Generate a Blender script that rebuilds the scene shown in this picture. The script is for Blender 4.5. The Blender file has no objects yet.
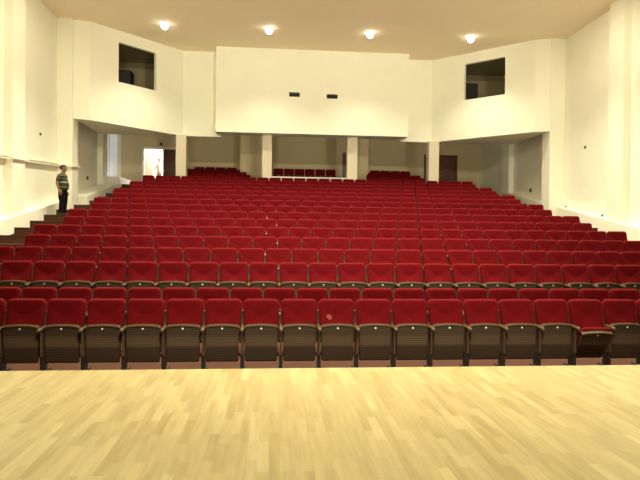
import bpy, bmesh, math, random
from mathutils import Vector, Matrix
random.seed(7)
C = bpy.context.scene.collection
SC = bpy.context.scene

# ---------------------------------------------------------------- camera
cd = bpy.data.cameras.new('camera'); cam = bpy.data.objects.new('camera', cd); C.objects.link(cam)
cd.sensor_width = 36.0; cd.lens = 561.165 / 640 * 36; cd.clip_start = 0.05; cd.clip_end = 200
_R = [(0.99615368, -0.08686879, 0.01147445), (-0.01034009, 0.01349705, 0.99985545), (0.08701111, 0.99612833, -0.0125469)]
m = Matrix.Identity(4)
for i in range(3):
    m[i][0] = _R[0][i]; m[i][1] = _R[1][i]; m[i][2] = -_R[2][i]
m[0][3], m[1][3], m[2][3] = 0, 0, 1.976
cam.matrix_world = m
SC.camera = cam

# ---------------------------------------------------------------- light and exposure
w = bpy.data.worlds.new('world'); SC.world = w; w.use_nodes = True
w.node_tree.nodes['Background'].inputs[0].default_value = (1.0, 0.8, 0.55, 1)
w.node_tree.nodes['Background'].inputs[1].default_value = 0.02
SC.view_settings.view_transform = 'Standard'; SC.view_settings.look = 'None'
SC.view_settings.gamma = 1; SC.view_settings.use_curve_mapping = False
SC.view_settings.exposure = 0.27
WARM = (1.0, 0.95, 0.70)
def lamp(name, kind, loc, energy, target=None, color=WARM, **kw):
    l = bpy.data.lights.new(name, kind); l.energy = energy; l.color = color
    for k, v in kw.items(): setattr(l, k, v)
    o = bpy.data.objects.new(name, l); C.objects.link(o); o.location = loc
    if target is not None:
        o.rotation_euler = (Vector(target) - Vector(loc)).to_track_quat('-Z', 'Y').to_euler()
    return o
# stage floodlight bars above and behind the camera
for fx in (-0.6, 4.4):
    lamp('stage_flood', 'SPOT', (fx, -3.0, 8.6), 2600, (1.9, 25, 5.2), spot_size=math.radians(52), spot_blend=0.6, shadow_soft_size=0.25)
lamp('front_row_fill', 'SPOT', (1.2, 0.5, 8.8), 4300, (1.0, 10.3, 0.4), spot_size=math.radians(62), spot_blend=1.0, shadow_soft_size=0.25)  # added spot, stands in for camera flash on the middle front rows
#lamp('stage_work_light', 'AREA', (1.0, 0.5, 7.5), 60, (1.0, 4.0, 0.6), shape='RECTANGLE', size=6.0, size_y=2.0)
for ux in (-1.5, 5.3):
    lamp('ceiling_fill', 'SPOT', (ux, -3.5, 1.0), 4300, (1.9, 13.5, 10), spot_size=math.radians(70), spot_blend=1.0, shadow_soft_size=0.3)  # unseen fill spots added to brighten the ceiling
for bx in (-2.7, 1.7, 6.0, 9.6):
    lamp('back_wall_fill', 'AREA', (bx, 26.6, 7.2), 5, (bx, 31.5, 5.0), shape='RECTANGLE', size=2.0, size_y=0.3)  # weak fill lights added behind the soffit to lift the back wall
for sy in (17.3, 12.9):
    for sx, tx in ((-4.2, -8.2), (8.0, 12.0)):
        lamp('side_downlight_lamp', 'SPOT', (sx, sy, 9.9), 420, (tx, sy + 2.0, 5.5), spot_size=math.radians(110), spot_blend=1.0, shadow_soft_size=0.09)
LX = (-4.21, -0.16, 3.88, 8.04)
for ly in (22.4, 18.35, 14.3, 10.25, 6.2, 2.15):
    for lx in (LX if ly > 3 else LX[1:3]):
        lamp('downlight_lamp', 'SPOT', (lx, ly, 9.76), 1750 * (0.36 if ly > 20 else 1.0 if ly > 8 else 0.6 if abs(lx - 1.9) < 3 else 0.1) * (0.3 if ly < 3 else 1), (lx, ly, 0), spot_size=math.radians(114), spot_blend=1.0, shadow_soft_size=0.09)

# ---------------------------------------------------------------- helpers
def mat(name, col, rough=0.6, metal=0, spec=0.5, sheen=0, emit=None, estr=0, noise=None, bump=0):
    m = bpy.data.materials.new(name); m.use_nodes = True; n = m.node_tree.nodes; L = m.node_tree.links
    b = n['Principled BSDF']
    b.inputs['Base Color'].default_value = (*col, 1); b.inputs['Roughness'].default_value = rough
    b.inputs['Metallic'].default_value = metal; b.inputs['Specular IOR Level'].default_value = spec
    if sheen:
        b.inputs['Sheen Weight'].default_value = sheen; b.inputs['Sheen Roughness'].default_value = 0.4
        b.inputs['Sheen Tint'].default_value = (1, 0.35, 0.3, 1)
    if emit: b.inputs['Emission Color'].default_value = (*emit, 1); b.inputs['Emission Strength'].default_value = estr
    if noise or bump:
        tc = n.new('ShaderNodeTexCoord'); nz = n.new('ShaderNodeTexNoise'); nz.inputs['Scale'].default_value = noise[0] if noise else 40
        nz.inputs['Detail'].default_value = 5
        L.new(tc.outputs['Object'], nz.inputs['Vector'])
        if noise:
            mx = n.new('ShaderNodeMix'); mx.data_type = 'RGBA'
            mx.inputs[6].default_value = (*[c * (1 - noise[1]) for c in col], 1)
            mx.inputs[7].default_value = (*[min(1, c * (1 + noise[1])) for c in col], 1)
            L.new(nz.outputs['Fac'], mx.inputs[0]); L.new(mx.outputs[2], b.inputs['Base Color'])
        if bump:
            bp = n.new('ShaderNodeBump'); bp.inputs['Strength'].default_value = bump; bp.inputs['Distance'].default_value = 0.01
            L.new(nz.outputs['Fac'], bp.inputs['Height']); L.new(bp.outputs['Normal'], b.inputs['Normal'])
    return m

M = {}
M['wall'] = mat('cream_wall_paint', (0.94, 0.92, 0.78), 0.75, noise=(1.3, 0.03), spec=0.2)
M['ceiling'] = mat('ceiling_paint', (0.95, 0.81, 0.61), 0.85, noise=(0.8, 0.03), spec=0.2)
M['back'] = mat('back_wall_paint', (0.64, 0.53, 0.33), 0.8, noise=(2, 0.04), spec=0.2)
M['pillar'] = mat('dimmed_wall_paint', (0.72, 0.64, 0.50), 0.75, noise=(1.3, 0.03), spec=0.2)  # wall paint with a darker colour, standing in for dimmer light on the pillars
M['floor'] = mat('red_brown_floor', (0.085, 0.030, 0.014), 0.6, spec=0.2, noise=(3, 0.15))
M['velvet'] = mat('red_velvet', (0.102, 0.0022, 0.0042), 0.85, sheen=0.05, spec=0.06, noise=(9, 0.18), bump=0.15)
M['velvet_pale'] = mat('pale_velvet', (0.27, 0.07, 0.075), 0.9, sheen=0.3, spec=0.1)
M['shell'] = mat('dark_shell', (0.05, 0.028, 0.018), 0.4)
M['frame'] = mat('dark_frame', (0.018, 0.014, 0.012), 0.5)
M['stand'] = mat('brown_stand', (0.085, 0.05, 0.03), 0.45)
M['wood'] = mat('varnished_wood', (0.066, 0.043, 0.017), 0.55, noise=(30, 0.25), spec=0.3)
M['plate'] = mat('white_plate', (0.85, 0.82, 0.75), 0.3)
M['door'] = mat('brown_door', (0.13, 0.045, 0.022), 0.4, noise=(6, 0.15))
M['white'] = mat('white_trim', (0.82, 0.79, 0.70), 0.4)
M['dark'] = mat('dark_box', (0.02, 0.018, 0.015), 0.6)
M['metal'] = mat('brushed_metal', (0.6, 0.58, 0.55), 0.3, metal=1)
M['lamp'] = mat('lamp_glow', (1, 1, 1), 0.3, emit=(1.0, 0.93, 0.75), estr=7)
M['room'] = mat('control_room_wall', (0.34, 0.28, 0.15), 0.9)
M['corridor'] = mat('corridor_wall', (0.85, 0.84, 0.80), 0.8)

# dark ribbed fabric of the seat undersides
def panel_mat():
    m = mat('ribbed_brown_panel', (0.055, 0.035, 0.022), 0.8, spec=0.12); n = m.node_tree.nodes; L = m.node_tree.links; b = n['Principled BSDF']
    tc = n.new('ShaderNodeTexCoord'); sp = n.new('ShaderNodeSeparateXYZ'); L.new(tc.outputs['Object'], sp.inputs[0])
    wv = n.new('ShaderNodeTexWave'); wv.bands_direction = 'Z'; wv.inputs['Scale'].default_value = 9; wv.inputs['Distortion'].default_value = 1.2
    wv.inputs['Detail'].default_value = 2; L.new(tc.outputs['Object'], wv.inputs['Vector'])
    mr = n.new('ShaderNodeValToRGB'); e = mr.color_ramp.elements
    e[0].position = 0.0; e[0].color = (0.050, 0.030, 0.020, 1); e[1].position = 1.0; e[1].color = (0.060, 0.040, 0.026, 1)
    a = e.new(0.33); a.color = (0.054, 0.035, 0.022, 1); a = e.new(0.37); a.color = (0.115, 0.08, 0.048, 1)
    a = e.new(0.47); a.color = (0.105, 0.073, 0.045, 1); a = e.new(0.52); a.color = (0.066, 0.045, 0.028, 1)
    L.new(sp.outputs['Z'], mr.inputs[0])
    mx = n.new('ShaderNodeMix'); mx.data_type = 'RGBA'; mx.blend_type = 'MULTIPLY'; mx.inputs[0].default_value = 0.35
    L.new(mr.outputs[0], mx.inputs[6]); L.new(wv.outputs['Color'], mx.inputs[7]); L.new(mx.outputs[2], b.inputs['Base Color'])
    return m
M['panel'] = panel_mat()

# beech strip parquet with strips running towards the hall
def parquet():
    m = mat('beech_parquet', (0.7, 0.5, 0.22), 0.34, spec=0.5); n = m.node_tree.nodes; L = m.node_tree.links; b = n['Principled BSDF']
    tc = n.new('ShaderNodeTexCoord'); mp = n.new('ShaderNodeMapping'); mp.inputs['Rotation'].default_value = (0, 0, math.pi / 2)
    L.new(tc.outputs['Object'], mp.inputs['Vector'])
    def brick(bw, rh, off):
        k = n.new('ShaderNodeTexBrick'); k.offset = off; k.offset_frequency = 2
        k.inputs['Color1'].default_value = (0, 0, 0, 1); k.inputs['Color2'].default_value = (1, 1, 1, 1); k.inputs['Mortar'].default_value = (0.45, 0.45, 0.45, 1)
        k.inputs['Scale'].default_value = 1; k.inputs['Brick Width'].default_value = bw; k.inputs['Row Height'].default_value = rh
        k.inputs['Mortar Size'].default_value = 0.0006; k.inputs['Bias'].default_value = 0
        L.new(mp.outputs[0], k.inputs['Vector']); return k
    k1 = brick(0.46, 0.066, 0.37)
    r = n.new('ShaderNodeValToRGB'); e = r.color_ramp.elements
    e[0].position = 0; e[0].color = (0.335, 0.255, 0.098, 1); e[1].position = 1; e[1].color = (0.455, 0.375, 0.175, 1)
    a = e.new(0.25); a.color = (0.375, 0.295, 0.125, 1); a = e.new(0.7); a.color = (0.40, 0.32, 0.138, 1)
    L.new(k1.outputs['Color'], r.inputs[0])
    mp2 = n.new('ShaderNodeMapping'); mp2.inputs['Scale'].default_value = (14, 1.2, 1); L.new(tc.outputs['Object'], mp2.inputs['Vector'])
    nz = n.new('ShaderNodeTexNoise'); nz.inputs['Scale'].default_value = 2.0; nz.inputs['Detail'].default_value = 6; L.new(mp2.outputs[0], nz.inputs['Vector'])
    mr = n.new('ShaderNodeMapRange'); mr.inputs[1].default_value = 0.3; mr.inputs[2].default_value = 0.7; mr.inputs[3].default_value = 0.86; mr.inputs[4].default_value = 1.08
    L.new(nz.outputs['Fac'], mr.inputs[0])
    mx = n.new('ShaderNodeMix'); mx.data_type = 'RGBA'; mx.blend_type = 'MULTIPLY'; mx.inputs[0].default_value = 1
    L.new(r.outputs[0], mx.inputs[6]); L.new(mr.outputs[0], mx.inputs[7]); L.new(mx.outputs[2], b.inputs['Base Color'])
    return m
M['parquet'] = parquet()

def box(bm, x0, x1, y0, y1, z0, z1):
    v = [bm.verts.new(p) for p in ((x0, y0, z0), (x1, y0, z0), (x1, y1, z0), (x0, y1, z0), (x0, y0, z1), (x1, y0, z1), (x1, y1, z1), (x0, y1, z1))]
    for f in ((3, 2, 1, 0), (4, 5, 6, 7), (0, 1, 5, 4), (1, 2, 6, 5), (2, 3, 7, 6), (3, 0, 4, 7)): bm.faces.new([v[i] for i in f])
    return v
def prism(bm, pts, z0, z1):
    a = [bm.verts.new((x, y, z0)) for x, y in pts]; b = [bm.verts.new((x, y, z1)) for x, y in pts]; n = len(pts)
    for i in range(n): bm.faces.new([a[i], a[(i + 1) % n], b[(i + 1) % n], b[i]])
    bm.faces.new(a[::-1]); bm.faces.new(b)
def cyl(bm, c, r, h, axis='Z', seg=20, r2=None):
    rot = {'Z': Matrix.Identity(4), 'Y': Matrix.Rotation(math.pi / 2, 4, 'X'), 'X': Matrix.Rotation(math.pi / 2, 4, 'Y')}[axis]
    bmesh.ops.create_cone(bm, cap_ends=True, segments=seg, radius1=r, radius2=r if r2 is None else r2, depth=h, matrix=Matrix.Translation(c) @ rot)
def bev(bm, w, seg=2):
    bmesh.ops.bevel(bm, geom=bm.edges[:], offset=w, segments=seg, affect='EDGES', profile=0.5, clamp_overlap=True)
def obj(name, bm, m, parent=None, smooth=False, loc=None):
    bmesh.ops.recalc_face_normals(bm, faces=bm.faces[:])
    me = bpy.data.meshes.new(name); bm.to_mesh(me); bm.free()
    if m: me.materials.append(m)
    if smooth: me.polygons.foreach_set('use_smooth', [True] * len(me.polygons))
    o = bpy.data.objects.new(name, me); C.objects.link(o)
    if parent: o.parent = parent
    if loc: o.location = loc
    return o
def struct(name, bm, m, parent=None):
    o = obj(name, bm, m, parent)
    if not parent: o['kind'] = 'structure'
    return o
def tag(o, label, cat, group=None):
    o['label'] = label; o['category'] = cat
    if group: o['group'] = group
    return o
def thing(name, loc, label, cat, group=None, rz=0):
    o = bpy.data.objects.new(name, None); C.objects.link(o); o.location = loc; o.rotation_euler = (0, 0, rz)
    o.empty_display_size = 0.2
    return tag(o, label, cat, group)
def wall_holes(bm, A, B, z0, z1, th, holes):
    """wall on segment A-B, thickness th to the left of A->B, rectangular holes (u0,u1,za,zb) in metres along it"""
    A = Vector(A); B = Vector(B); L = (B - A).length; t = (B - A) / L; nrm = Vector((-t.y, t.x))
    us = sorted({0, L, *[h[0] for h in holes], *[h[1] for h in holes]}); zs = sorted({z0, z1, *[h[2] for h in holes], *[h[3] for h in holes]})
    cache = {}
    def V(u, d, z):
        k = (round(u, 4), d, round(z, 4))
        if k not in cache:
            p = A + t * u + nrm * (th * d); cache[k] = bm.verts.new((p.x, p.y, z))
        return cache[k]
    def solid(i, j):
        if i < 0 or j < 0 or i >= len(us) - 1 or j >= len(zs) - 1: return False
        u = (us[i] + us[i + 1]) / 2; z = (zs[j] + zs[j + 1]) / 2
        return not any(h[0] < u < h[1] and h[2] < z < h[3] for h in holes)
    for i in range(len(us) - 1):
        for j in range(len(zs) - 1):
            if not solid(i, j): continue
            a, b, c, d = us[i], us[i + 1], zs[j], zs[j + 1]
            bm.faces.new([V(a, 0, c), V(b, 0, c), V(b, 0, d), V(a, 0, d)])
            bm.faces.new([V(a, 1, c), V(a, 1, d), V(b, 1, d), V(b, 1, c)])
            if not solid(i - 1, j): bm.faces.new([V(a, 0, c), V(a, 0, d), V(a, 1, d), V(a, 1, c)])
            if not solid(i + 1, j): bm.faces.new([V(b, 0, c), V(b, 1, c), V(b, 1, d), V(b, 0, d)])
            if not solid(i, j - 1): bm.faces.new([V(a, 0, c), V(a, 1, c), V(b, 1, c), V(b, 0, c)])
            if not solid(i, j + 1): bm.faces.new([V(a, 0, d), V(b, 0, d), V(b, 1, d), V(a, 1, d)])

# ---------------------------------------------------------------- dimensions of the hall
S = 0.55                     # seat pitch
XL, XR, ZC = -8.2, 11.97, 10.06
Y1, DY = 8.335, 1.1252       # first row, row spacing
def row_y(k): return Y1 + (k - 1) * DY
def row_z(k): return 0.0 if k == 1 else 0.053 if k == 2 else 0.416 + (k - 3) * 0.2304
OFF = {1: 0.272, 0: 0.780}
EDGE = -0.47                 # front edge of a terrace relative to its row
YB = 31.5                    # back wall
ZF = row_z(20)
SOF = 6.27
YS = 25.8                    # back edge of the soffit

# floor: flat apron and seating terraces (one stepped solid)
bm = bmesh.new()
prof = [(5.3, 0.0)]
for k in range(2, 21):
    y = row_y(k) + EDGE; prof += [(y, row_z(k - 1)), (y, row_z(k))]
prof += [(35.2, ZF)]
a = [bm.verts.new((XL, y, z)) for y, z in prof]; b = [bm.verts.new((XR, y, z)) for y, z in prof]
for i in range(len(prof) - 1): bm.faces.new([a[i], b[i], b[i + 1], a[i + 1]])
struct('floor', bm, M['floor'])
# white nosing ledge on each aisle step
for side, x0, x1 in (('left', XL + 0.3, -5.75), ('right', 9.35, XR - 0.33)):
    bm = bmesh.new()
    for k in range(3, 17):
        y = row_y(k) + EDGE; box(bm, x0, x1, y - 0.02, y + 0.08, row_z(k) - 0.01, row_z(k) + 0.012)
    struct('trim_1' if side == 'left' else 'trim_2', bm, M['wood'])

# stage
bm = bmesh.new(); box(bm, -12, 15, -6, 5.68, 0.56, 0.60); o = struct('floor_stage', bm, M['parquet'])
bm = bmesh.new(); box(bm, -12, 15, 5.5, 5.64, 0.0, 0.56); struct('trim_3', bm, M['shell'])

# ceiling
bm = bmesh.new(); box(bm, -12, 15, -6, YB + 0.2, ZC, ZC + 0.3); struct('ceiling', bm, M['ceiling'])

# side walls with pilasters
bm = bmesh.new()
wall_holes(bm, (XL, 35.2), (XL, -6), -0.1, ZC, -0.3, [(35.2 - 31.45, 35.2 - 28.0, 4.70, 7.25)])
struct('wall_left', bm, M['wall'])
bm = bmesh.new(); box(bm, XR, XR + 0.3, -6, 35.2, -0.1, ZC); struct('wall_right', bm, M['wall'])
bm = bmesh.new()
for y in (18.05, 13.9, 9.75): box(bm, XL, XL + 0.27, y, y + 0.85, 0, ZC)
box(bm, XL, -7.62, 22.25, 22.95, 2.2, ZC)
box(bm, XL, -7.95, 27.35, 28.1, 3.5, 7.6)
bev(bm, 0.012, 1); struct('trim_4', bm, M['wall'])
bm = bmesh.new()
for y in (17.9, 13.75, 9.6): box(bm, XR - 0.27, XR, y, y + 0.85, 0, ZC)
box(bm, 11.36, XR, 22.15, 22.85, 2.2, ZC)
box(bm, XR - 0.25, XR, 27.0, 27.8, 3.5, 7.6)
bev(bm, 0.012, 1); struct('trim_5', bm, M['wall'])
# rising dado ledges along the aisles
for nm, xa, xb, c in (('baseboard_left', XL, -7.86, 2.48 - 0.2 * 19.8), ('baseboard_right', 11.62, XR, 2.40 - 0.2 * 18.77)):
    bm = bmesh.new(); ya, yb = 6.0, 28.0
    z = lambda y: 0.2 * y + c
    v = [bm.verts.new(p) for p in ((xa, ya, 0), (xb, ya, 0), (xb, yb, 3.4), (xa, yb, 3.4), (xa, ya, max(.25, z(ya))), (xb, ya, max(.25, z(ya))), (xb, yb, z(yb)), (xa, yb, z(yb)),)]
    for f in ((0, 1, 5, 4), (1, 2, 6, 5), (2, 3, 7, 6), (3, 0, 4, 7), (4, 5, 6, 7), (3, 2, 1, 0)): bm.faces.new([v[i] for i in f])
    struct(nm, bm, M['wall'])
bm = bmesh.new(); z = lambda y: 3.28 + 0.2 * (y - 23)
v = [bm.verts.new(p) for p in ((XL, 23.3, 2.4), (-7.38, 23.3, 2.4), (-7.38, 28.5, 3.5), (XL, 28.5, 3.5), (XL, 23.3, z(23.3)), (-7.38, 23.3, z(23.3)), (-7.38, 28.5, z(28.5)), (XL, 28.5, z(28.5)))]
for f in ((0, 1, 5, 4), (1, 2, 6, 5), (2, 3, 7, 6), (3, 0, 4, 7), (4, 5, 6, 7), (3, 2, 1, 0)): bm.faces.new([v[i] for i in f])
struct('baseboard_rear', bm, M['wall'])
# stage house behind the camera
bm = bmesh.new(); box(bm, -12, 15, -6.3, -6, 0, ZC); struct('wall_stage', bm, M['back'])

# back wall with two double doorways and a single one
bm = bmesh.new()
D1, D2, D3 = (-7.02, -5.12), (8.66, 10.62), (3.97, 4.9)
DT = 6.52
wall_holes(bm, (XL, YB), (XR, YB), 3.4, 7.6, 0.2, [(d[0] - XL, d[1] - XL, ZF, DT) for d in (D1, D3, D2)])
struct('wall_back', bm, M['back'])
def dark_door(name, x0, x1, double):
    y = YB + 0.05
    bm = bmesh.new()
    for a, b in ((x0, x0 + 0.07), (x1 - 0.07, x1)): box(bm, a, b, YB - 0.02, YB + 0.2, ZF, DT)
    box(bm, x0, x1, YB - 0.02, YB + 0.2, DT - 0.07, DT); root = struct(name, bm, M['door'])
    n = 2 if double else 1; w = (x1 - x0 - 0.14) / n
    for i in range(n):
        bm = bmesh.new(); a = x0 + 0.07 + i * w
        box(bm, a + 0.004, a + w - 0.004, y, y + 0.045, ZF + 0.01, DT - 0.075)
        for z0, z1 in ((ZF + 0.2, ZF + 0.95), (ZF + 1.1, ZF + 1.9)): box(bm, a + 0.14, a + w - 0.14, y - 0.012, y, z0, z1)
        lf = obj('door_leaf', bm, M['door'], root)
        bm = bmesh.new(); hx = a + (w - 0.08 if i == 0 else 0.08); cyl(bm, (hx, y - 0.03, ZF + 1.0), 0.012, 0.06, 'Y'); box(bm, hx - 0.05, hx + 0.05, y - 0.065, y - 0.05, ZF + 0.99, ZF + 1.01)
        obj('door_handle', bm, M['metal'], lf)
dark_door('door_2', *D2, True); dark_door('door_3', *D3, False)
# open double door on the left
bm = bmesh.new()
for a, b in ((D1[0] - 0.06, D1[0] + 0.05), (D1[1] - 0.05, D1[1] + 0.06)): box(bm, a, b, YB - 0.03, YB + 0.2, ZF, DT)
box(bm, D1[0] - 0.06, D1[1] + 0.06, YB - 0.03, YB + 0.2, DT - 0.05, DT + 0.06); root = struct('door_1', bm, M['white'])
bm = bmesh.new(); box(bm, -5.96, D1[1] - 0.05, YB + 0.03, YB + 0.075, ZF + 0.01, DT - 0.05)
for z0, z1 in ((ZF + 0.2, ZF + 0.95), (ZF + 1.1, ZF + 1.9)): box(bm, -5.84, D1[1] - 0.18, YB + 0.018, YB + 0.03, z0, z1)
lf = obj('door_leaf', bm, M['door'], root)
bm = bmesh.new(); cyl(bm, (-5.88, YB, ZF + 1.0), 0.015, 0.06, 'Y'); obj('door_handle', bm, M['metal'], lf)
bm = bmesh.new(); box(bm, 0, 0.92, 0, 0.045, 0.01, DT - ZF - 0.05)
for z0, z1 in ((0.2, 0.95), (1.1, 1.9)): box(bm, 0.14, 0.78, -0.012, 0, z0, z1)
M['door_open'] = mat('orange_brown_door', (0.55, 0.32, 0.2), 0.4, noise=(6, 0.1))
lf = obj('door_leaf', bm, M['door_open'], root); lf.location = (D1[0] + 0.05, YB + 0.2, ZF); lf.rotation_euler = (0, 0, math.radians(74))
bm = bmesh.new(); cyl(bm, (0.84, -0.03, 1.0), 0.02, 0.07, 'Y'); box(bm, 0.76, 0.86, -0.075, -0.055, 0.985, 1.015); obj('door_handle', bm, M['metal'], lf)
# corridor beyond the open door
bm = bmesh.new(); box(bm, XL, 1, 35.0, 35.2, ZF - 0.1, 7.4); struct('wall_corridor', bm, M['corridor'])
bm = bmesh.new(); box(bm, 0.8, 1.0, YB + 0.2, 35.0, ZF - 0.1, 7.4); struct('wall_corridor_end', bm, M['corridor'])
lamp('corridor_lamp', 'AREA', (-5.6, 33.3, 7.2), 650, (-5.6, 33.3, 0), color=(1, 0.96, 0.88), shape='RECTANGLE', size=3, size_y=1.5)

# balcony: soffit slab, centre fascia, angled control-room walls
LA, LB = (-7.07, 22.52), (-4.0, 25.68); RA, RB = (7.4, 25.68), (10.8, 22.42)
bm = bmesh.new(); prism(bm, [(-7.62, 22.4), (-7.07, 22.55), (-4.0, 25.7), (-4.0, YS), (-7.62, YS)], SOF, 7.5)
struct('ceiling_left_block', bm, M['wall'])
bm = bmesh.new(); prism(bm, [(7.4, 25.7), (10.8, 22.45), (11.36, 22.25), (11.36, YS), (7.4, YS)], SOF, 7.5)
struct('ceiling_right_block', bm, M['wall'])
bm = bmesh.new(); box(bm, -2.46, 6.1, 25.0, YS, SOF + 0.09, SOF + 0.3); struct('ceiling_middle_block', bm, M['wall'])
bm = bmesh.new()
wall_holes(bm, LA, LB, SOF - 0.01, ZC, 0.16, [(1.235, 3.01, 8.0, 9.6)])
# return beside the pilaster
prism(bm, [(-7.62, 22.36), (-7.07, 22.52), (-7.1, 22.7), (-7.62, 22.52)], SOF - 0.01, ZC)
struct('wall_left_angled', bm, M['wall'])
bm = bmesh.new()
Lr = math.dist(RA, RB); wall_holes(bm, RA, RB, SOF - 0.01, ZC, 0.16, [(0.34 * Lr, 0.733 * Lr, 8.0, 9.6)])
prism(bm, [(10.8, 22.42), (11.36, 22.2), (11.36, 22.4), (10.9, 22.6)], SOF - 0.01, ZC)
struct('wall_right_angled', bm, M['wall'])
bm = bmesh.new(); wall_holes(bm, (-4.0, 25.68), (-2.3, 25.68), SOF - 0.01, ZC, 0.12, []); wall_holes(bm, (5.95, 25.68), (7.4, 25.68), SOF - 0.01, ZC, 0.12, []); struct('wall_balcony', bm, M['wall'])
bm = bmesh.new()
wall_holes(bm, (-2.46, 24.88), (6.1, 24.88), SOF + 0.08, ZC, 0.25, [(3.19, 3.66, 7.98, 8.18), (4.86, 5.35, 7.95, 8.15)])
box(bm, -2.46, -2.26, 25.13, 25.68, SOF + 0.08, ZC); box(bm, 5.9, 6.1, 25.13, 25.68, SOF + 0.08, ZC)
struct('wall_fascia', bm, M['wall'])
# projection ports: dark linings with a frame
for x0, lab in ((0.73, 'dark rectangular port in the white balcony wall, left of the two'), (2.40, 'dark rectangular port in the white balcony wall, right of the two')):
    t = thing('wall_vent', (x0 + 0.235, 24.9, 7.97), lab, 'vent')
    bm = bmesh.new(); box(bm, -0.26, 0.27, 0.24, 0.27, -0.04, 0.24); obj('back_plate', bm, M['dark'], t)
    bm = bmesh.new()
    for z in (0.03, 0.075, 0.12, 0.165): 
        v = box(bm, -0.225, 0.24, 0.10, 0.14, z - 0.004, z + 0.004)
    obj('slat', bm, M['dark'], t)
    bm = bmesh.new(); box(bm, -0.233, -0.215, 0.03, 0.2, 0.012, 0.178); obj('side_lining', bm, M['dark'], t)
    bm = bmesh.new(); box(bm, 0.232, 0.248, 0.03, 0.2, 0.012, 0.178); obj('side_lining', bm, M['dark'], t)
# upper floor and control-room shells
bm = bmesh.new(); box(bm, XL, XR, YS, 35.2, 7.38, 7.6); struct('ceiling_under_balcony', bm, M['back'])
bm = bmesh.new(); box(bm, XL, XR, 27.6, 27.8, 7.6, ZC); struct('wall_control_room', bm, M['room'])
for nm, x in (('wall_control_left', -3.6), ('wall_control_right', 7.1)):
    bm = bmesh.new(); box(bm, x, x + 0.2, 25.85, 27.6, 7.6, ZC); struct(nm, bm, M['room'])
for loc, sz, lab in (((-6.72, 25.0, 7.62), (1.15, 0.7, 1.32), 'dark equipment cabinet inside the left control room window'),
                     ((9.32, 26.2, 7.62), (0.95, 0.7, 1.6), 'dark equipment cabinet inside the right control room window')):
    t = thing('equipment_cabinet', loc, lab, 'cabinet')
    w_, d_, h_ = sz
    bm = bmesh.new(); box(bm, -w_ / 2, w_ / 2, 0, d_, 0.0, h_); bev(bm, 0.015); obj('body', bm, M['dark'], t)
    bm = bmesh.new(); box(bm, -w_ / 2 + 0.05, -0.01, -0.02, 0, 0.08, h_ - 0.06); d = obj('door', bm, M['dark'], t)
    bm = bmesh.new(); box(bm, -0.07, -0.05, -0.05, -0.02, h_ / 2 - 0.08, h_ / 2 + 0.08); obj('handle', bm, M['metal'], d)
    bm = bmesh.new(); box(bm, 0.01, w_ / 2 - 0.05, -0.02, 0, 0.08, h_ - 0.06); d = obj('door', bm, M['dark'], t)

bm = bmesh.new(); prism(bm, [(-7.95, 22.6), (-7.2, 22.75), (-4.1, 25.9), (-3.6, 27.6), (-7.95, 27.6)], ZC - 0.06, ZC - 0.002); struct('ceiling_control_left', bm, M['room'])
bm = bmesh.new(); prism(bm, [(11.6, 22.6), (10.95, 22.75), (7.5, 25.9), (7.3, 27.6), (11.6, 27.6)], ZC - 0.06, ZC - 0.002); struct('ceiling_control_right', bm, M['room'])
# pillars
PX = ((-4.25, -3.80), (-0.43, 0.0), (3.42, 3.89), (7.22, 7.70))
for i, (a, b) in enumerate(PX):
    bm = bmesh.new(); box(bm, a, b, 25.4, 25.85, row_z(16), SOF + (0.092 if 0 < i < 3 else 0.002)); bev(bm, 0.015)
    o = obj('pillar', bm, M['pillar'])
    tag(o, ('white square pillar beside the open bright doorway', 'white square pillar at the left end of the low ledge', 'white square pillar at the right end of the low ledge', 'white square pillar beside the right dark brown door')[i], 'pillar', 'pillars under the balcony')
# low ledge between the middle pillars and wall blocks behind
bm = bmesh.new(); box(bm, 0.0, 3.42, 25.55, 25.7, row_z(16), 4.47)
box(bm, 0.0, 3.42, 25.5, 25.75, 4.47, 4.51); struct('trim_6', bm, M['white'])
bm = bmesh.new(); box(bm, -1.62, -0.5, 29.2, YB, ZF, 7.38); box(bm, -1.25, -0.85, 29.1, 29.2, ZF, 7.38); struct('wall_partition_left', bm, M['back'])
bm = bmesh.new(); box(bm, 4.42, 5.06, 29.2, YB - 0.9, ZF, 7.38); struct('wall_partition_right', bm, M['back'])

# side window of the rear aisle with its sill
bm = bmesh.new()
y0, y1, z0, z1 = 28.0, 31.45, 4.70, 7.25
for a, b, c, d in ((y0, y1, z0, z0 + 0.07), (y0, y1, z1 - 0.07, z1), (y0, y0 + 0.07, z0, z1), (y1 - 0.07, y1, z0, z1), (29.74, 29.8, z0, z1)):
    box(bm, XL - 0.2, XL - 0.12, a, b, c, d)
root = struct('window_1', bm, M['white'])
M['sky'] = mat('daylit_pane', (0.6, 0.65, 0.7), 0.7, spec=0.05, emit=(0.90, 0.95, 0.88), estr=0.3)
bm = bmesh.new(); box(bm, XL - 0.17, XL - 0.16, y0 + 0.02, y1 - 0.02, z0 + 0.02, z1 - 0.02); obj('pane', bm, M['sky'], root)
bm = bmesh.new(); box(bm, XL, -7.5, 28.6, 31.4, ZF, 4.66); bev(bm, 0.02); obj('window_sill', bm, M['white'], root)

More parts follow.
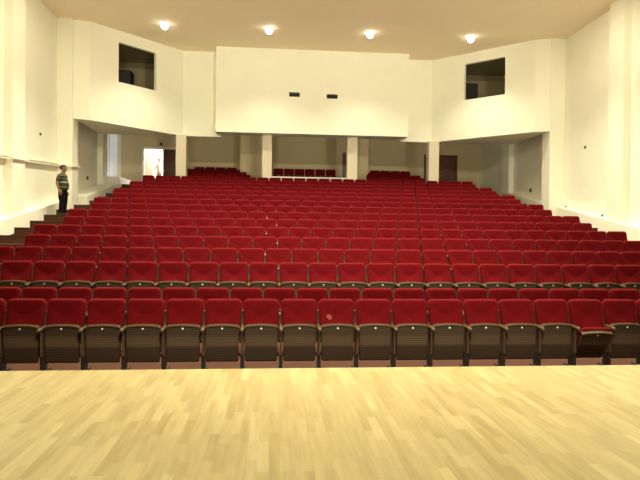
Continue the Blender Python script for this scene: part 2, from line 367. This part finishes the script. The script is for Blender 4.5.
# ---------------------------------------------------------------- cable trunk along the left wall
t = thing('cable_trunking', (XL + 0.012, 6.5, 3.42), 'long cream cable trunking running along the left wall behind the standing man', 'trunking')
def sloped(bm, x0, x1, ya, za, yb, zb, h):
    v = [bm.verts.new(p) for p in ((x0, ya, za), (x1, ya, za), (x1, ya, za + h), (x0, ya, za + h), (x0, yb, zb), (x1, yb, zb), (x1, yb, zb + h), (x0, yb, zb + h))]
    for f in ((0, 1, 2, 3), (7, 6, 5, 4), (0, 4, 5, 1), (1, 5, 6, 2), (2, 6, 7, 3), (3, 7, 4, 0)): bm.faces.new([v[i] for i in f])
sl = 0.065
bm = bmesh.new(); sloped(bm, 0.0, 0.13, 0, -0.02, 22.25 - 6.5 + 0.0, 0.99, 0.07); obj('channel', bm, M['wall'], t)
bm = bmesh.new(); sloped(bm, 0.0, 0.15, 0, 0.05, 22.25 - 6.5, 1.06, 0.02); obj('lid', bm, M['white'], t)
for y in (18.05, 13.9, 9.75):
    a_, b_ = y - 6.58, y - 6.5 + 0.93; zz = lambda q: -0.02 + 1.01 * q / 15.75
    bm = bmesh.new(); sloped(bm, 0.262, 0.33, a_, zz(a_), b_, zz(b_), 0.09); obj('channel_bend', bm, M['wall'], t)
bm = bmesh.new(); box(bm, 0.0, 0.64, 22.13 - 6.5, 22.245 - 6.5, 0.965, 1.055); obj('channel_bend', bm, M['wall'], t)
bm = bmesh.new(); sloped(bm, 0.58, 0.64, 22.25 - 6.5, 0.97, 22.95 - 6.5, 1.02, 0.09); obj('channel', bm, M['wall'], t)

# ---------------------------------------------------------------- small wall fittings
def wallbox(x, y, z, s, side, lab, cat='socket', name='wall_socket'):
    t = thing(name, (x, y, z), lab, cat)
    sg = 1 if side == 'L' else -1
    bm = bmesh.new(); box(bm, 0, sg * 0.025, -s / 2, s / 2, -s / 2, s / 2); bev(bm, 0.004, 1); obj('plate', bm, M['shell'], t)
    bm = bmesh.new(); cyl(bm, (sg * 0.03, 0, 0), s * 0.3, 0.02, 'X', 14); obj('button', bm, M['dark'], t)
wallbox(XL, 20.74, 5.37, 0.09, 'L', 'tiny dark fitting high on the left wall above the man')
wallbox(XL, 25.9, 4.31, 0.16, 'L', 'dark switch box on the left wall under the balcony', 'switch', 'wall_switch')
wallbox(XR, 25.1, 4.06, 0.16, 'R', 'dark switch box on the right wall under the balcony', 'switch', 'wall_switch')
wallbox(XR, 20.6, 5.38, 0.09, 'R', 'tiny dark fitting high on the right wall')
wallbox(XR, 21.95, 3.16, 0.09, 'R', 'tiny dark socket low on the right wall, farther from stage')
wallbox(XR, 19.4, 2.72, 0.09, 'R', 'tiny dark socket low on the right wall, nearer the stage')
t = thing('exit_lamp', (-6.05, YB - 0.03, 6.75), 'small dark lamp box above the open bright doorway', 'lamp')
bm = bmesh.new(); box(bm, -0.06, 0.06, -0.05, 0.03, -0.06, 0.06); bev(bm, 0.01, 1); obj('housing', bm, M['dark'], t)

# ---------------------------------------------------------------- ceiling downlights
for i, lx in enumerate(LX):
    t = thing('ceiling_downlight', (lx, 22.4, ZC), ('round glowing ceiling downlight, leftmost of the four', 'round glowing ceiling downlight, second from the left', 'round glowing ceiling downlight, third from the left', 'round glowing ceiling downlight, rightmost of the four')[i], 'lamp', 'ceiling downlights')
    bm = bmesh.new()
    r0, r1, n = 0.19, 0.25, 32
    ra = [bm.verts.new((r0 * math.cos(q), r0 * math.sin(q), -0.02)) for q in [2 * math.pi * j / n for j in range(n)]]
    rb = [bm.verts.new((r1 * math.cos(q), r1 * math.sin(q), 0.0)) for q in [2 * math.pi * j / n for j in range(n)]]
    rc = [bm.verts.new((r0 * math.cos(q), r0 * math.sin(q), 0.0)) for q in [2 * math.pi * j / n for j in range(n)]]
    for j in range(n):
        k = (j + 1) % n; bm.faces.new([ra[j], ra[k], rb[k], rb[j]]); bm.faces.new([ra[j], rc[j], rc[k], ra[k]])
    obj('trim_ring', bm, M['white'], t, True)
    bm = bmesh.new(); bmesh.ops.create_uvsphere(bm, u_segments=20, v_segments=10, radius=0.14, matrix=Matrix.Diagonal((1, 1, 1, 1)))
    o = obj('bulb', bm, M['lamp'], t, True, (0, 0, -0.10))

# ---------------------------------------------------------------- theatre seats
def rrect(w, h, r, n=6, wb=None):
    """rounded rectangle outline, centred in x, z from 0 to h; wb = bottom width"""
    wb = wb or w; pts = []
    for (cx, cz, a0) in ((w / 2 - r, h - r, 0), (-w / 2 + r, h - r, 90), (-wb / 2 + r * 0.6, r * 0.6, 180), (wb / 2 - r * 0.6, r * 0.6, 270)):
        rr = r if a0 < 180 else r * 0.6
        for i in range(n + 1):
            a = math.radians(a0 + 90 * i / n); pts.append((cx + rr * math.cos(a), cz + rr * math.sin(a)))
    return pts
def pad(bm, outline, th, bulge, edge, shape=None, back=True, rings=(0, .12, .3, .55, .8)):
    """cushion: the outline extruded by th along -Y with a rounded edge and a bulging front"""
    cx = sum(p[0] for p in outline) / len(outline); cz = sum(p[1] for p in outline) / len(outline); n = len(outline)
    lays = []
    def ring(s, y):
        r = []
        for x, z in outline:
            X = cx + (x - cx) * s; Z = cz + (z - cz) * s; Y = y
            if shape: X, Y, Z = shape(X, Y, Z, s)
            r.append(bm.verts.new((X, Y, Z)))
        lays.append(r)
    if back: ring(0.94, 0)
    ring(1.0, -edge * 0.4); ring(1.0, -(th - edge))
    ring(1.0 - 0.03, -(th - edge * 0.3))
    for q in rings: ring(0.92 * (1 - q) + 0.02 * q, -(th + bulge * math.sin(min(1, 0.15 + q) * math.pi / 2)))
    for a, b in zip(lays, lays[1:]):
        for i in range(n): bm.faces.new([a[i], a[(i + 1) % n], b[(i + 1) % n], b[i]])
    bm.faces.new(lays[-1]); bm.faces.new(lays[0][::-1])

def b_backrest():
    bm = bmesh.new()
    def sh(X, Y, Z, s):
        h = Z / 0.52
        Y2 = Y - 0.030 - 0.155 * (1 - h) ** 1.7 - 0.02 * max(0, h - 0.75) / 0.25 + 0.035 * math.exp(-((h - 0.52) / 0.16) ** 2) * (abs(X) < 9)   # reclined, waist crease
        if s < 0.95: Y2 -= 0.045 * math.exp(-((abs(X) - 0.19) / 0.05) ** 2) * math.exp(-((h - 0.42) / 0.22) ** 2)  # side wings
        return X, Y2, Z + 0.48
    pad(bm, rrect(0.523, 0.52, 0.07, 5, 0.508), 0.085, 0.02, 0.03, sh, rings=(0, .1, .22, .36, .52, .7, .88))
    return bm
def b_shell():
    bm = bmesh.new()
    sh = lambda X, Y, Z, s: (X, Y + 0.0 - 0.17 * (1 - Z / 0.5) + 0.0, Z + 0.46)
    pad(bm, rrect(0.47, 0.50, 0.06, 4), 0.025, 0.0, 0.01, sh, rings=(0, .6))
    return bm
def tilt(ang, py, pz, bm):
    bmesh.ops.rotate(bm, verts=bm.verts[:], cent=(0, py, pz), matrix=Matrix.Rotation(ang, 3, 'X')); return bm
# the folded pan stands upright; the hinge is at y=-0.2, z=0.28
def arch(h): return lambda X, Y, Z, s: (X, Y - 0.25 - 0.025 * (Z / h), Z + 0.125 + 0.018 * (Z / h) * (1 - (X / 0.24) ** 2))
def b_panel():
    bm = bmesh.new(); pad(bm, rrect(0.475, 0.51, 0.025, 3, 0.455), 0.03, 0.006, 0.01, arch(0.51), rings=(0, .3, .7)); return bm
def b_rim():
    bm = bmesh.new(); n = 14; pr = []
    for i in range(n + 1):
        x = -0.24 + 0.48 * i / n; z = 0.634 + 0.018 * (1 - (x / 0.24) ** 2) - (0.014 if i in (0, n) else 0)
        pr.append([bm.verts.new((x, y, z + dz)) for y, dz in ((-0.325, -0.012), (-0.320, 0.008), (-0.245, 0.010), (-0.24, -0.012))])
    for a, b in zip(pr, pr[1:]):
        for j in range(4): bm.faces.new([a[j], a[(j + 1) % 4], b[(j + 1) % 4], b[j]])
    bm.faces.new(pr[0]); bm.faces.new(pr[-1][::-1]); return bm
def b_cushion():
    bm = bmesh.new(); pad(bm, rrect(0.46, 0.44, 0.05, 4), 0.07, 0.015, 0.03, None, rings=(0, .3, .7))
    bmesh.ops.rotate(bm, verts=bm.verts[:], cent=(0, 0, 0), matrix=Matrix.Rotation(math.pi, 3, 'Z'))
    bmesh.ops.translate(bm, verts=bm.verts[:], vec=(0, -0.262, 0.185))
    for v in bm.verts: v.co.y = min(v.co.y, -0.172)
    return bm
def b_plate():
    bm = bmesh.new(); cyl(bm, (0, -0.317, 0.607), 0.013, 0.006, 'Y', 14); return bm
def b_arm(x):
    bm = bmesh.new(); n = 6
    secs = []
    for y, w_, z_, h_ in ((-0.425, 0.03, 0.590, 0.02), (-0.415, 0.048, 0.592, 0.05), (-0.37, 0.054, 0.598, 0.055), (-0.22, 0.054, 0.606, 0.045), (-0.10, 0.048, 0.612, 0.042), (-0.075, 0.036, 0.612, 0.03)):
        secs.append([bm.verts.new((x + sx * w_ / 2, y, z_ + sz * h_ / 2)) for sx, sz in ((-0.7, -1), (0.7, -1), (1, -0.4), (1, 0.5), (0.6, 1), (-0.6, 1), (-1, 0.5), (-1, -0.4))])
    for a, b in zip(secs, secs[1:]):
        for j in range(8): bm.faces.new([a[j], a[(j + 1) % 8], b[(j + 1) % 8], b[j]])
    bm.faces.new(secs[0]); bm.faces.new(secs[-1][::-1]); return bm
def b_side(x):
    bm = bmesh.new(); box(bm, x - 0.015, x + 0.015, -0.33, -0.12, 0.22, 0.580); bev(bm, 0.008, 1); return bm
def b_leg(x):
    bm = bmesh.new(); box(bm, x - 0.024, x + 0.024, -0.30, -0.15, 0.018, 0.22); box(bm, x - 0.05, x + 0.05, -0.345, -0.07, 0.0, 0.02)
    for v in bm.verts:
        if v.co.z > 0.2: v.co.y += 0.0
    return bm
HX = -S / 2
def build_seat(red, extra=False, half_open=False):
    """dict part name -> list of (mesh, material)"""
    P = []
    P.append(('backrest', b_backrest(), red)); P.append(('back_shell', b_shell(), M['shell']))
    pan = [('seat_panel', b_panel(), M['panel']), ('seat_rim', b_rim(), M['wood']), ('number_plate', b_plate(), M['plate']), ('seat_cushion', b_cushion(), red)]
    if half_open:
        for nm, b, m_ in pan: tilt(math.radians(30), -0.20, 0.30, b)
        for v in pan[3][1].verts: v.co.z += 0.045; v.co.y -= 0.035
    P += pan
    for x in ([HX + 0.008, -HX - 0.008] if extra else [HX + 0.008]):
        P += [('armrest', b_arm(x), M['wood']), ('side_panel', b_side(x), M['stand']), ('leg', b_leg(x), M['frame'])]
    return P
SMOOTH = {'backrest', 'back_shell', 'seat_cushion', 'armrest'}
def seat_proto(red, extra=False, half_open=False):
    t = bpy.data.objects.new('theatre_seat', None); t.empty_display_size = 0.2; C.objects.link(t)
    kids = {}
    for nm, b, m_ in build_seat(red, extra, half_open):
        par = kids['seat_panel'] if nm in ('seat_rim', 'number_plate', 'seat_cushion') else t
        o = obj(nm, b, m_, par, nm in SMOOTH); kids[nm] = o
    return t
def dup(root):
    r = root.copy(); C.objects.link(r)
    for ch in root.children:
        c = ch.copy(); C.objects.link(c); c.parent = r
        for g in ch.children:
            d = g.copy(); C.objects.link(d); d.parent = c
    return r
ORD = ['', 'first', 'second', 'third', 'fourth', 'fifth', 'sixth', 'seventh', 'eighth', 'ninth', 'tenth', 'eleventh', 'twelfth', 'thirteenth', 'fourteenth', 'fifteenth', 'sixteenth', 'seventeenth', 'eighteenth', 'nineteenth', 'twentieth', 'twenty-first', 'twenty-second', 'twenty-third', 'twenty-fourth', 'twenty-fifth', 'twenty-sixth', 'twenty-seventh']
R0 = [Vector(r) for r in _R]
def px(x, y, z):
    v = Vector((x, y, z - 1.976)); return 320 + 561.165 * v.dot(R0[0]) / v.dot(R0[2])
_used = {}
def place(kind, x, y, z):
    key = kind
    if key not in _used:
        _used[key] = seat_proto(M['velvet'], kind == 'end', kind == 'open'); t = _used[key]
    else:
        t = dup(_used[key])
    t.location = (x, y, z); return t
count = 0
spot_seat = None
for k in range(1, 13):
    off = OFF[k % 2]; n0 = -10 if k % 2 else -11
    vis = []
    for n in range(n0, 16):
        x = (n + 0.5 + off) * S
        a = px(x - 0.24, row_y(k), row_z(k) + 0.93); b = px(x + 0.24, row_y(k), row_z(k) + 0.93)
        if b > 2 and a < 638: vis.append((n, x, a, b))
    full = vis[0][0] == n0
    for i, (n, x, a, b) in enumerate(vis):
        cen = (a + b) / 2
        is_open = k == 1 and 575 < cen < 590
        kind = 'open' if is_open else 'end' if n == 15 or (k == 1 and i == len(vis) - 1 and False) else 'plain'
        t = place(kind, x, row_y(k), row_z(k))
        where = 'the left end' if full else "the photo's left edge"
        lab = 'red theatre seat, %s row from the stage, %s from %s' % (ORD[k], ORD[i + 1], where)
        if is_open: lab = 'red front-row theatre seat with its seat pan folded half down'
        if k == 1 and a < 329 < b: lab = 'red front-row theatre seat with a pale round spot on its backrest'; spot_seat = t
        tag(t, lab, 'seat', 'red seats in the twelve rows nearest the stage'); count += 1
# pale round disc set into one backrest
bm = bmesh.new(); cyl(bm, (-0.118, -0.170, 0.742), 0.040, 0.03, 'Y', 20); o = obj('round_spot', bm, M['velvet_pale'], spot_seat); o['label'] = 'pale round spot'
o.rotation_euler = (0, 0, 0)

# the four rows farthest up the rake, beyond the first three hundred seats
far = bmesh.new(); mats = [M['velvet'], M['shell'], M['panel'], M['wood'], M['plate'], M['stand'], M['frame']]
tmp = {}
def tmpmesh(extra):
    if extra in tmp: return tmp[extra]
    b_ = bmesh.new()
    for nm, b, m_ in build_seat(M['velvet'], extra):
        bmesh.ops.recalc_face_normals(b, faces=b.faces[:])
        for f in b.faces: f.material_index = mats.index(m_); f.smooth = nm in SMOOTH
        me = bpy.data.meshes.new('t'); b.to_mesh(me); b.free(); b_.from_mesh(me); bpy.data.meshes.remove(me)
    me = bpy.data.meshes.new('seat_mesh'); b_.to_mesh(me); b_.free(); tmp[extra] = me; return me
for k in range(13, 17):
    off = OFF[k % 2]; n0 = -10 if k % 2 else -11
    for n in range(n0, 16):
        x = (n + 0.5 + off) * S; me = tmpmesh(n == 15)
        nv = len(far.verts); far.from_mesh(me); far.verts.ensure_lookup_table()
        for v in far.verts[nv:]: v.co += Vector((x, row_y(k), row_z(k)))
me = bpy.data.meshes.new('theatre_seat_rows'); far.to_mesh(me); far.free()
for m_ in mats: me.materials.append(m_)
o = bpy.data.objects.new('theatre_seat_rows', me); C.objects.link(o)
tag(o, 'four farthest packed rows of red theatre seats just before the white pillars', 'seats', 'red seats in the four farthest rows'); o['kind'] = 'stuff'
for me in tmp.values(): bpy.data.meshes.remove(me)

# darker seats in the bays beyond the pillars
bays = [('left', 17, -4.26, 6), ('left', 18, -3.94, 5), ('left', 19, -4.32, 5), ('left', 20, -4.02, 4),
        ('middle', 20, 0.08, 6), ('right', 17, 4.5, 5), ('right', 18, 4.64, 5), ('right', 19, 4.9, 4), ('right', 20, 5.21, 4)]
rn = {17: 'frontmost', 18: 'second', 19: 'third', 20: 'rearmost'}
for bay, k, x0, n in bays:
    for i in range(n):
        t = place('end' if i == n - 1 else 'plain', x0 + (i + 0.5) * S, row_y(k), row_z(k))
        rowtxt = 'only row' if bay == 'middle' else rn[k] + ' row'
        tag(t, 'dark red seat beyond the pillars, %s bay, %s, %s from the left' % (bay, rowtxt, ORD[i + 1]), 'seat', 'dark red seats in the bays beyond the pillars')

# ---------------------------------------------------------------- people
def skin_mesh(name, verts, edges, radii, m, parent, root=0, sub=2):
    me = bpy.data.meshes.new(name); me.from_pydata([tuple(v) for v in verts], edges, []); me.update()
    o = bpy.data.objects.new(name, me); C.objects.link(o)
    sk = o.modifiers.new('skin', 'SKIN'); sk.use_smooth_shade = True; sk.branch_smoothing = 0.5
    for i, r in enumerate(radii):
        r = r if isinstance(r, tuple) else (r, r); me.skin_vertices[0].data[i].radius = r
    me.skin_vertices[0].data[root].use_root = True
    ss = o.modifiers.new('sub', 'SUBSURF'); ss.levels = sub; ss.render_levels = sub
    bpy.context.view_layer.update()
    dg = bpy.context.evaluated_depsgraph_get(); me2 = bpy.data.meshes.new_from_object(o.evaluated_get(dg))
    o.modifiers.clear(); o.data = me2; me2.materials.clear(); me2.materials.append(m)
    me2.polygons.foreach_set('use_smooth', [True] * len(me2.polygons))
    o.parent = parent; bpy.data.meshes.remove(me); me2.name = name
    return o
def chainset(chains):
    """chains: list of lists of (key, pos, r); equal keys share a vertex"""
    V, E_, Rr, idx = [], [], [], {}
    for ch in chains:
        prev = None
        for key, p, r in ch:
            if key not in idx: idx[key] = len(V); V.append(p); Rr.append(r)
            i = idx[key]
            if prev is not None and (prev, i) not in E_: E_.append((prev, i))
            prev = i
    return V, E_, Rr
def stripes():
    m = mat('striped_polo', (0.05, 0.06, 0.03), 0.85); n = m.node_tree.nodes; L = m.node_tree.links; b = n['Principled BSDF']
    tc = n.new('ShaderNodeTexCoord'); sp = n.new('ShaderNodeSeparateXYZ'); L.new(tc.outputs['Object'], sp.inputs[0])
    mr = n.new('ShaderNodeMapRange'); mr.inputs[1].default_value = 0.9; mr.inputs[2].default_value = 1.55; L.new(sp.outputs['Z'], mr.inputs[0])
    r = n.new('ShaderNodeValToRGB'); r.color_ramp.interpolation = 'CONSTANT'; e = r.color_ramp.elements
    G_, Y_, D_ = (0.05, 0.055, 0.022, 1), (0.25, 0.26, 0.16, 1), (0.022, 0.026, 0.012, 1)
    e[0].position = 0; e[0].color = D_; e[1].position = 0.12; e[1].color = (0.13, 0.15, 0.10, 1)
    for p, c in ((0.17, D_), (0.36, Y_), (0.44, D_), (0.58, (0.09, 0.1, 0.045, 1)), (0.64, D_), (0.74, (0.12, 0.13, 0.07, 1)), (0.79, G_)):
        a = e.new(p); a.color = c
    L.new(mr.outputs[0], r.inputs[0]); L.new(r.outputs[0], b.inputs['Base Color']); return m
def person(loc, rz, sc, label, shirt_m, trouser_m, skin_m, hair_m, shoe_m, belly=1.0, wd=1.0):
    """faces -Y in local axes, height about 1.75"""
    t = thing('person', loc, label, 'person', None, rz)
    J = {'pel': (0, 0.01, 0.94), 'wai': (0, 0.0, 1.06), 'che': (0, 0.015, 1.27), 'shc': (0, 0.02, 1.41), 'nek': (0, 0.0, 1.50), 'nk2': (0, -0.02, 1.56)}
    chains = [[('pel', J['pel'], (.12, .09)), ('wai', J['wai'], (.145, .12)), ('che', J['che'], (.155, .115)), ('shc', J['shc'], (.12, .085)), ('nek', J['nek'], .066), ('nk2', J['nk2'], .062),
               ('hd0', (0, -0.03, 1.595), (.068, .080)), ('hd1', (0, -0.025, 1.655), (.080, .097)), ('hd2', (0, -0.016, 1.705), (.080, .096)), ('hd3', (0, -0.010, 1.745), (.055, .066))],
              [('hd0', 0, 0), ('nose', (0, -0.115, 1.645), (.014, .016))][:0]]
    chains = [c for c in chains if c]
    arms = []
    for s in (-1, 1):
        sh = (0.175 * s, 0.03, 1.385); el = (0.235 * s, 0.075, 1.11); wr = (0.245 * s, 0.01, 0.875)
        chains.append([('shc', J['shc'], .1), ('sh%d' % s, sh, .062), ('up%d' % s, (0.21 * s, 0.055, 1.25), .05), ('el%d' % s, el, .042), ('fa%d' % s, (0.243 * s, 0.05, 1.03), .040), ('wr%d' % s, wr, (.026, .03)), ('pa%d' % s, (0.243 * s, -0.01, 0.80), (.022, .042)), ('pb%d' % s, (0.24 * s, -0.014, 0.775), (.017, .04))])
        chains.append([('pel', J['pel'], .1), ('hp%d' % s, (0.095 * s, 0.01, 0.86), .07), ('th%d' % s, (0.105 * s, 0.0, 0.68), .066), ('kn%d' % s, (0.11 * s, -0.01, 0.48), .056), ('cf%d' % s, (0.112 * s, 0.02, 0.33), .053), ('an%d' % s, (0.115 * s, 0.03, 0.09), .036), ('ft%d' % s, (0.12 * s, -0.04, 0.045), (.035, .03)), ('to%d' % s, (0.125 * s, -0.14, 0.03), (.035, .02))])
    body = skin_mesh('body', *chainset(chains), skin_m, t)
    # fingers join the hands as part of the body
    for s in (-1, 1):
        for j, (dy, ln) in enumerate(((-0.043, .068), (-0.023, .080), (-0.002, .075), (0.018, .058))):
            y = -0.014 + dy
            f = skin_mesh('finger', [(0.24 * s, y, 0.79), (0.238 * s, y, 0.762 - ln * 0.3), (0.226 * s, y - 0.002, 0.762 - ln * 0.75), (0.208 * s, y - 0.004, 0.762 - ln)], [(0, 1), (1, 2), (2, 3)], [.009, .0095, .0085, .007], skin_m, t, 0, 1)
            parts.append((body, f))
        f = skin_mesh('finger', [(0.243 * s, -0.02, 0.84), (0.235 * s, -0.06, 0.81), (0.228 * s, -0.078, 0.775), (0.222 * s, -0.083, 0.75)], [(0, 1), (1, 2), (2, 3)], [.014, .012, .0105, .008], skin_m, t, 0, 1)
        parts.append((body, f))
    # nose and ears
    f = skin_mesh('nose', [(0, -0.09, 1.675), (0, -0.118, 1.645), (0, -0.1, 1.632)], [(0, 1), (1, 2)], [.009, .015, .011], skin_m, t, 0, 1); parts.append((body, f))
    for s in (-1, 1):
        f = skin_mesh('ear', [(0.072 * s, -0.01, 1.675), (0.084 * s, 0.002, 1.66), (0.076 * s, -0.006, 1.635)], [(0, 1), (1, 2)], [(.012, .01), (.013, .01), .009], skin_m, t, 0, 1); parts.append((body, f))
    # clothes
    sc_ = []
    sc_.append([('a', (0, 0.005, 0.84), (.185, .155)), ('b', (0, -0.012 * belly, 1.04), (.168, .150 * belly)), ('c', (0, 0.0, 1.16), (.168, .148 * belly)), ('d', (0, 0.012, 1.29), (.172, .130)), ('e', (0, 0.02, 1.40), (.13, .10)), ('f', (0, 0.0, 1.50), (.082, .085))])
    for s in (-1, 1):
        sc_.append([('e', 0, 0), ('s%d' % s, (0.172 * s, 0.03, 1.39), .078), ('t%d' % s, (0.207 * s, 0.053, 1.26), .067), ('u%d' % s, (0.226 * s, 0.068, 1.16), .062)])
    skin_mesh('shirt', *chainset(sc_), shirt_m, t)
    tr = [[('o', (0, 0.005, 1.0), (.15, .125)), ('p', (0, 0.01, 0.95), (.175, .145)), ('q', (0, 0.01, 0.88), (.18, .145))]]
    for s in (-1, 1):
        tr.append([('q', 0, 0), ('h%d' % s, (0.092 * s, 0.005, 0.80), .118), ('t%d' % s, (0.102 * s, 0.0, 0.66), .100), ('k%d' % s, (0.11 * s, -0.008, 0.47), .075), ('c%d' % s, (0.112 * s, 0.01, 0.25), .068), ('z%d' % s, (0.115 * s, 0.015, 0.075), .066)])
    skin_mesh('trousers', *chainset(tr), trouser_m, t)
    for s in (-1, 1):
        bm = bmesh.new(); bmesh.ops.create_uvsphere(bm, u_segments=16, v_segments=10, radius=1)
        for v in bm.verts:
            v.co = Vector((0.12 * s + v.co.x * 0.048 * (1 if v.co.y > 0 else 1.05), -0.05 + v.co.y * 0.14, max(0.0, 0.042 + v.co.z * (0.05 + 0.02 * v.co.y))))
        obj('shoe', bm, shoe_m, t, True)
    bm = bmesh.new(); bmesh.ops.create_uvsphere(bm, u_segments=24, v_segments=16, radius=1)
    dead = [v for v in bm.verts if v.co.z < -0.8 or (v.co.y < -0.1 and v.co.z < 0.30)]
    bmesh.ops.delete(bm, geom=dead, context='VERTS')
    for v in bm.verts: v.co = Vector((v.co.x * 0.088, -0.004 + v.co.y * 0.112, 1.69 + v.co.z * 0.095))
    ho = obj('hair', bm, hair_m, t, True); sd = ho.modifiers.new('s', 'SOLIDIFY'); sd.thickness = 0.012
    for s in (-1, 1):
        bm = bmesh.new(); bmesh.ops.create_uvsphere(bm, u_segments=10, v_segments=8, radius=0.011, matrix=Matrix.Translation((0.03 * s, -0.103, 1.665))); obj('eye', bm, M['dark'], t, True)
    bm = bmesh.new(); bmesh.ops.create_uvsphere(bm, u_segments=12, v_segments=8, radius=1, matrix=Matrix.Translation((0, -0.1, 1.612)) @ Matrix.Diagonal((0.024, 0.010, 0.006, 1)))
    obj('mouth', bm, mat('lips', (0.3, 0.1, 0.08), 0.6), t, True)
    t.scale = (sc * wd, sc * wd, sc)
    return t, body
parts = []
def weld():
    """merge the finger, nose and ear meshes into their body mesh"""
    by = {}
    for b_, f in parts: by.setdefault(b_.name, (b_, []))[1].append(f)
    for b_, fs in by.values():
        bm = bmesh.new(); bm.from_mesh(b_.data)
        for f in fs: bm.from_mesh(f.data)
        bm.to_mesh(b_.data); bm.free()
        for f in fs:
            me = f.data; bpy.data.objects.remove(f); bpy.data.meshes.remove(me)
        b_.data.polygons.foreach_set('use_smooth', [True] * len(b_.data.polygons))
skin_m = mat('skin', (0.22, 0.105, 0.06), 0.55); hair_m = mat('dark_hair', (0.02, 0.013, 0.01), 0.7)
person((-7.32, 20.52, row_z(12)), math.radians(84), 1.0, 'standing person in a dark green striped polo and black trousers by left wall', stripes(), mat('black_trousers', (0.006, 0.005, 0.0045), 0.9, spec=0.1), skin_m, hair_m, mat('black_shoes', (0.01, 0.01, 0.01), 0.4), 1.22, 1.14)
person((-6.42, 32.8, ZF), math.radians(65), 1.03, 'person in a pale shirt standing in the bright doorway', mat('pale_shirt', (0.5, 0.5, 0.46), 0.8), mat('grey_trousers', (0.12, 0.11, 0.1), 0.8), mat('light_skin', (0.5, 0.36, 0.27), 0.6), mat('brown_hair', (0.2, 0.16, 0.13), 0.7), mat('grey_shoes', (0.05, 0.05, 0.05), 0.5), 1.0)
weld()
print('individual seats', count)
